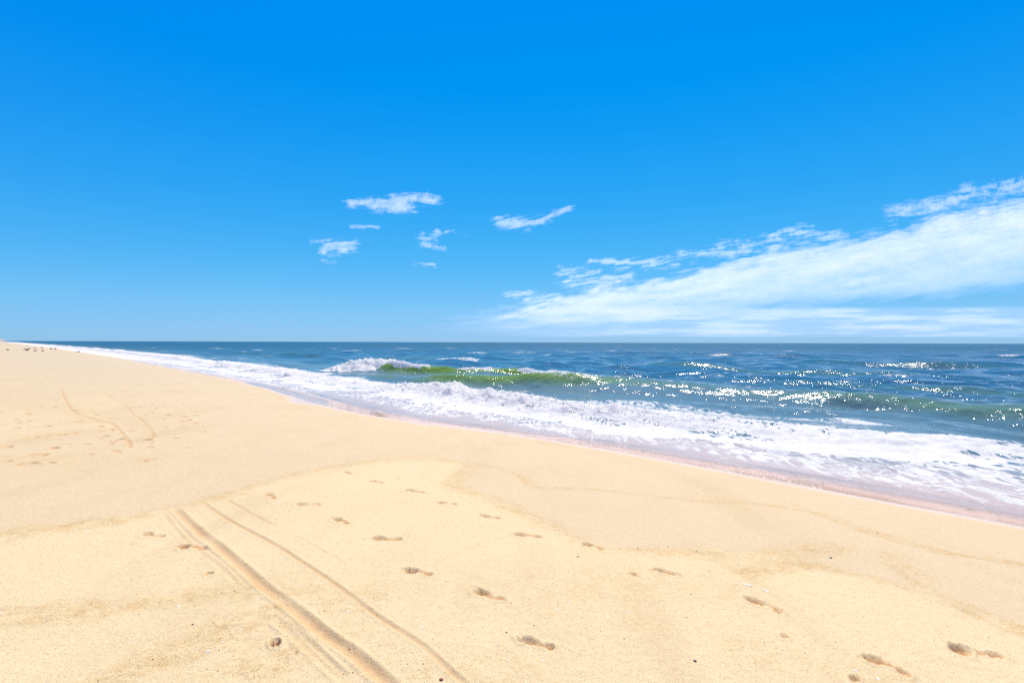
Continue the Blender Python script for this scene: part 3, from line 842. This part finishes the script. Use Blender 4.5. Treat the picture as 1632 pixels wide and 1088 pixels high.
def make_gull():
    root = bpy.data.objects.new('gull', None); col.objects.link(root)
    bm = bmesh.new()
    loft(bm, [((-.27, 0, .205), .022, .006, (1, 0, 0)), ((-.18, 0, .205), .045, .022, (1, 0, 0)), ((-.08, 0, .20), .075, .06, (1, 0, 0)), ((.03, 0, .195), .085, .082, (1, 0, .1)),
              ((.11, 0, .215), .072, .075, (1, 0, .5)), ((.155, 0, .26), .046, .05, (.5, 0, 1)), ((.175, 0, .305), .035, .038, (.35, 0, 1)), ((.195, 0, .335), .036, .040, (.8, 0, .6)),
              ((.225, 0, .345), .031, .031, (1, 0, 0)), ((.25, 0, .343), .014, .014, (1, 0, 0))])
    bm_obj('body', bm, M_GULL, root)
    bm = bmesh.new()
    loft(bm, [((.248, 0, .342), .011, .012, (1, 0, 0)), ((.285, 0, .338), .007, .009, (1, 0, -.1)), ((.305, 0, .330), .002, .003, (1, 0, -.4))], 6)
    bm_obj('bill', bm, M_BILL, root)
    for sd in (-1, 1):
        bm = bmesh.new()
        loft(bm, [((.10, sd * .066, .225), .012, .035, (1, 0, 0)), ((.02, sd * .082, .222), .016, .058, (1, 0, 0)), ((-.10, sd * .070, .222), .014, .045, (1, 0, 0)),
                  ((-.22, sd * .036, .225), .010, .022, (1, 0, 0)), ((-.33, sd * .012, .222), .004, .006, (1, 0, 0))], 8)
        bm_obj('wing', bm, M_WING, root)
        bm = bmesh.new()
        for a, b, r in (((0.0, sd * .03, .14), (.012, sd * .03, .075), .008), ((.012, sd * .03, .075), (0, sd * .03, .004), .006)):
            d = Vector(b) - Vector(a)
            m = Matrix.Translation((Vector(a) + Vector(b)) / 2) @ d.to_track_quat('Z', 'Y').to_matrix().to_4x4()
            bmesh.ops.create_cone(bm, cap_ends=True, segments=6, radius1=r, radius2=r * .9, depth=d.length, matrix=m)
        pts = [(-.01, sd * .03), (.05, sd * .03 - .022), (.055, sd * .03), (.05, sd * .03 + .022)]
        lo = [bm.verts.new((a, b, 0)) for a, b in pts]; hi = [bm.verts.new((a, b, .006)) for a, b in pts]
        bm.faces.new(lo[::-1]); bm.faces.new(hi)
        for k in range(4): bm.faces.new((lo[k], lo[(k + 1) % 4], hi[(k + 1) % 4], hi[k]))
        bm_obj('leg', bm, M_BILL, root)
    return root

GULLS = [  # pixel of the feet, heading in degrees, size, label
    (12.5, 563.5, 200, .85, 'leftmost gull, standing alone on the far sand'),
    (43, 564.5, 70, 1.5, 'largest looking gull, upright, second from the left'),
    (56, 560, 185, .95, 'gull at the back of the pair in the middle of the flock'),
    (56, 564.8, 10, .9, 'gull in front of the pair in the middle of the flock'),
    (67, 560, 150, 1.25, 'dark gull behind, in the pair left of the dark twins'),
    (68, 565, 80, .9, 'small gull in front, in the pair left of the dark twins'),
    (82, 561.5, 190, 1.2, 'dark gull, left of the two dark twins near the surf'),
    (88.5, 561.8, 160, 1.3, 'dark gull, right of the two dark twins near the surf'),
    (125, 566.0, 20, .9, 'lone gull at the edge of the surf, right of the flock'),
]
g0 = make_gull()
for i, (px, py, hd, sc, lab) in enumerate(GULLS):
    if i == 0: g = g0
    else:
        g = g0.copy(); col.objects.link(g)
        for ch in g0.children:
            c = ch.copy(); col.objects.link(c); c.parent = g
    P = ground(px, py)
    g.location = (P[0], P[1], surf_z(P[0], P[1]) - .002)
    g.rotation_euler = (0, 0, R(hd)); g.scale = (sc * 1.2, sc * 1.2, sc * 1.2)
    tag(g, lab, 'gull', 'gulls standing on the far sand')

# ------------------------------------------------------------------ shells, pebbles and grit
M_SHELL = simple_mat('shell', (0.78, 0.74, 0.68), .45, .15, 120, .1)
M_STONE = simple_mat('dark_stone', (0.10, 0.085, 0.08), .6, .4, 200)
def shard(seed):
    rnd = random.Random(seed)
    bm = bmesh.new()
    n_ = 9; ring = []
    for k in range(n_):
        a = 2 * math.pi * k / n_; r = rnd.uniform(.55, 1.0)
        ring.append((math.cos(a) * r, math.sin(a) * r * .7))
    def z(p): return .38 * (1 - p[0] ** 2 - p[1] ** 2)
    top = [bm.verts.new((p[0], p[1], z(p) + .08)) for p in ring]; bot = [bm.verts.new((p[0] * .96, p[1] * .96, z(p) - .06)) for p in ring]
    tin = [bm.verts.new((p[0] * .5, p[1] * .5, z((p[0] * .5, p[1] * .5)) + .10 + rnd.uniform(-.03, .03))) for p in ring]
    ct = bm.verts.new((0, 0, .48)); cb = bm.verts.new((0, 0, .30))
    for k in range(n_):
        j = (k + 1) % n_
        bm.faces.new((top[k], top[j], tin[j], tin[k])); bm.faces.new((tin[k], tin[j], ct)); bm.faces.new((bot[j], bot[k], cb)); bm.faces.new((bot[k], bot[j], top[j], top[k]))
    return bm
def pebble(seed):
    rnd = random.Random(seed); bm = bmesh.new()
    bmesh.ops.create_icosphere(bm, subdivisions=2, radius=1)
    k = [rnd.uniform(1.2, 2.6) for _ in range(3)]
    for v in bm.verts:
        f = 1 + .14 * math.sin(v.co.x * k[0] + 1) + .12 * math.sin(v.co.y * k[1] * 1.4) + .1 * math.sin(v.co.z * k[2] * 1.8 + v.co.x * 2)
        v.co = Vector((v.co.x * f, v.co.y * f * .75, v.co.z * f * .5))
    return bm
SHELLS = [(287, 971, 'white shell fragment midway between the wide tyre track and the left edge'), (357, 1029, 'tiny white shell fragment just left of the round heel pit'),
          (334, 1044, 'tiny white shell fragment below and left of the round heel pit'), (215, 1026, 'lone white shell fragment low on the sand left of the tracks'),
          (4, 984, 'white shell fragment lying at the very left edge of the picture'), (140, 853, 'white shell fragment on the left tide line, rightmost of three'),
          (94, 859, 'white shell fragment on the left tide line, leftmost of three'), (120, 852, 'white shell fragment on the left tide line, middle of three'),
          (675, 1002, 'white shell fragment right of the narrow track, upper of a close pair'), (684, 1013, 'white shell fragment right of the narrow track, lower of a close pair'),
          (559, 978, 'white shell fragment just above the narrow tyre track'), (666, 945, 'tiny white shell fragment below the footprint nearest the narrow track'),
          (798, 1031, 'tiny white shell fragment just left of the lowest middle footprint'), (813, 1056, 'white shell fragment under the lowest middle footprint, the left one'),
          (868, 1055, 'white shell fragment under the lowest middle footprint, the right one'), (968, 933, 'white shell fragment at the top of the scatter amid the footprints'),
          (890, 944, 'white shell fragment at the upper left of the scatter amid footprints'), (909, 961, 'white shell fragment in the middle of the scatter amid footprints'),
          (891, 973, 'white shell fragment at the lower left of the scatter amid footprints'), (1002, 977, 'white shell fragment, rightmost of the scatter amid the footprints'),
          (971, 984, 'white shell fragment, lowest of the scatter amid the footprints'), (1254, 908, 'white shell fragment on the tide line above the razor shells'),
          (1516, 960, 'white shell fragment on the right tide line, left of a close pair'), (1533, 968, 'white shell fragment on the right tide line, right of a close pair'),
          (1368, 1069, 'white shell fragment above the small pit at the bottom right'), (1403, 1082, 'white shell fragment at the bottom edge under the right footprints')]
for k, (px, py, lab) in enumerate(SHELLS):
    rnd = random.Random(900 + k)
    o = bm_obj('shell_fragment', shard(k), M_SHELL)
    P = ground(px, py); sz = rnd.uniform(.007, .0125)
    o.location = (P[0], P[1], surf_z(P[0], P[1]) - sz * .12); o.scale = (sz * 1.3, sz, sz * .8)
    o.rotation_euler = (rnd.uniform(-.3, .3), rnd.uniform(-.3, .3), rnd.uniform(0, 6.28))
    tag(o, lab, 'shell', 'white shell fragments on the sand')
def razor(L, w):
    bm = bmesh.new(); rows = []
    for i in range(9):
        u = i / 8 * 2 - 1; ww = w * math.sqrt(max(.05, 1 - u ** 6)); row = []
        for r_ in (1.0, .8):
            for j in range(6):
                a = math.pi * (.12 + .76 * j / 5)
                row.append(bm.verts.new((u * L / 2, math.cos(a) * ww * r_, math.sin(a) * w * .7 * r_ + .02 * L * (1 - u * u))))
        rows.append(row)
    for p_, q_ in zip(rows[:-1], rows[1:]):
        for j in range(5):
            bm.faces.new((p_[j], p_[j + 1], q_[j + 1], q_[j])); bm.faces.new((p_[6 + j + 1], p_[6 + j], q_[6 + j], q_[6 + j + 1]))
        bm.faces.new((p_[0], q_[0], q_[6], p_[6])); bm.faces.new((p_[5], p_[11], q_[11], q_[5]))
    for row, fl in ((rows[0], 1), (rows[-1], -1)):
        for j in range(5): bm.faces.new((row[j], row[6 + j], row[7 + j], row[j + 1]))
    return bm
for (a, b, lab) in [((1186, 930), (1201, 934), 'white razor shell sliver above the deep footprint, the left one'), ((1216, 938), (1228, 943), 'white razor shell sliver above the deep footprint, the right one')]:
    A_, B_ = ground(*a), ground(*b); c = (A_ + B_) / 2; d = B_ - A_
    o = bm_obj('razor_shell', razor(float(np.linalg.norm(d)) * 1.05, .007), M_SHELL)
    o.location = (c[0], c[1], surf_z(c[0], c[1]) - .001); o.rotation_euler = (0, 0, math.atan2(d[1], d[0]))
    tag(o, lab, 'shell', 'razor shells')
STONES = [(1326, 886, .014, 'dark pebble on the tide line at the right, the largest'), (1012, 915, .010, 'small dark pebble left of the footprint in the middle right'),
          (923, 888, .009, 'small dark pebble below the footprint near the pale patch edge'), (1400, 846, .009, 'small dark pebble on the upper tide line near the surf'),
          (1018, 873, .009, 'small dark pebble on the tide line between two footprints'), (1112, 878, .008, 'small dark pebble on the tide line in the middle right'),
          (1243, 976, .007, 'tiny dark pebble under the deep footprint heel'), (310, 1000, .007, 'tiny dark pebble left of the wide tyre track'),
          (810, 1010, .007, 'tiny dark pebble above the lowest middle footprint'), (1110, 1055, .010, 'small dark pebble alone on the sand at bottom centre right'),
          (706, 1086, .012, 'reddish brown pebble beside the narrow tyre track at the bottom')]
M_RED = simple_mat('red_stone', (0.30, 0.10, 0.06), .6, .3, 150)
for i, (px, py, sz, lab) in enumerate(STONES):
    o = bm_obj('pebble', pebble(i), M_RED if 'reddish' in lab else M_STONE)
    P = ground(px, py)
    o.location = (P[0], P[1], surf_z(P[0], P[1]) + sz * .2); o.scale = (sz, sz, sz); o.rotation_euler = (0, 0, i * 1.3)
    tag(o, lab, 'pebble', 'pebbles on the sand')

def scatter(name, label, cat, pts, sizes, mat, squash=.7):
    """many tiny octahedra in one mesh"""
    base = np.array([(1, 0, 0), (0, 1, 0), (-1, 0, 0), (0, -1, 0), (0, 0, 1), (0, 0, -1)], float)
    tri = np.array([(0, 1, 4), (1, 2, 4), (2, 3, 4), (3, 0, 4), (1, 0, 5), (2, 1, 5), (3, 2, 5), (0, 3, 5)])
    rng = np.random.RandomState(3); N = len(pts)
    th = rng.uniform(0, 6.28, N); sc = sizes[:, None, None] * rng.uniform(.6, 1.3, (N, 1, 3)) * np.array([1, 1, squash])
    B = base[None] * sc + rng.normal(0, .12, (N, 6, 3)) * sizes[:, None, None]
    ct, st = np.cos(th)[:, None], np.sin(th)[:, None]
    V = np.stack([B[..., 0] * ct - B[..., 1] * st, B[..., 0] * st + B[..., 1] * ct, B[..., 2]], -1) + pts[:, None, :]
    T_ = tri[None] + 6 * np.arange(N)[:, None, None]
    me = bpy.data.meshes.new(name)
    V = V.reshape(-1, 3); T_ = T_.reshape(-1, 3)
    me.vertices.add(len(V)); me.loops.add(T_.size); me.polygons.add(len(T_))
    me.vertices.foreach_set('co', V.astype(np.float32).ravel()); me.loops.foreach_set('vertex_index', T_.astype(np.int32).ravel())
    me.polygons.foreach_set('loop_start', np.arange(0, T_.size, 3, dtype=np.int32))
    me.update(calc_edges=True); me.materials.append(mat)
    o = bpy.data.objects.new(name, me); col.objects.link(o)
    tag(o, label, cat, kind='stuff')
    return o

def build_grit():
    rng = np.random.RandomState(8)
    N = 60000
    r = np.exp(rng.uniform(math.log(2.2), math.log(11), N)); a = np.radians(rng.uniform(-47, 47, N))
    x, y = np.sin(a) * r, np.cos(a) * r
    m = band_mask(x, y)
    n, s = ns(x, y)
    keep = (rng.rand(N) < m * .55 + .02) & (n < 9)
    x, y = x[keep], y[keep]
    z = np.array([surf_z(p, q) for p, q in zip(x, y)])
    sz = rng.uniform(.0014, .0032, len(x)) * np.where(rng.rand(len(x)) < .06, 1.8, 1)
    P = np.stack([x, y, z + sz * .3], 1)
    k = rng.rand(len(x))
    scatter('sand_grit', 'coarse amber grit strewn along the tide lines', 'grit', P[k < .55], sz[k < .55], simple_mat('amber_grit', (0.36, 0.20, 0.07), .6, .4, 90))
    scatter('shell_grit', 'fine white shell grit strewn along the tide lines', 'grit', P[(k >= .55) & (k < .8)], sz[(k >= .55) & (k < .8)], M_SHELL)
    scatter('stone_grit', 'fine dark stone grit strewn along the tide lines', 'grit', P[k >= .8], sz[k >= .8] * .9, M_STONE)
build_grit()

# ------------------------------------------------------------------ spray thrown up by the breaking waves
def spray_material():
    t = NT('spray'); v = t.coords()
    c = t.mixc(t.noise(v, 10.0), (0.80, 0.82, 0.83, 1), (0.88, 0.89, 0.90, 1))
    d = t.n('BsdfDiffuse'); l = t.n('BsdfTranslucent'); t.set(d.inputs[0], c); t.set(l.inputs[0], c)
    t.t.links.new(t.mixs(0.5, d.outputs[0], l.outputs[0]), t.out.inputs[0])
    return t.m
def build_spray():
    rng = np.random.RandomState(12)
    s1 = rng.uniform(38.5, 47.0, 500); n1 = brk_n(s1) + rng.normal(.1, .35, 500)
    s2 = rng.uniform(8, 30, 1500); n2 = bore_n(s2) + rng.normal(-.2, .55, 1500)
    s3 = rng.uniform(27, 38, 200); n3 = brk_n(s3) + rng.normal(.0, .25, 200)
    n = np.concatenate([n1, n2, n3]); s = np.concatenate([s1, s2, s3])
    eta, lean, *_ = sea_fields(n, s, np.full(n.shape, .2))
    up = np.abs(rng.normal(0, 1, n.shape)) * np.where(s > 32, .16, .10) * np.clip(eta / .6, .1, 1.6)
    X, Y = xy(n - lean, s)
    sz = rng.uniform(.008, .03, n.shape)
    scatter('sea_spray', 'white drops of spray over the breaking waves', 'spray', np.stack([X, Y, SEA + eta + up], 1), sz, spray_material(), 1.0)
build_spray()
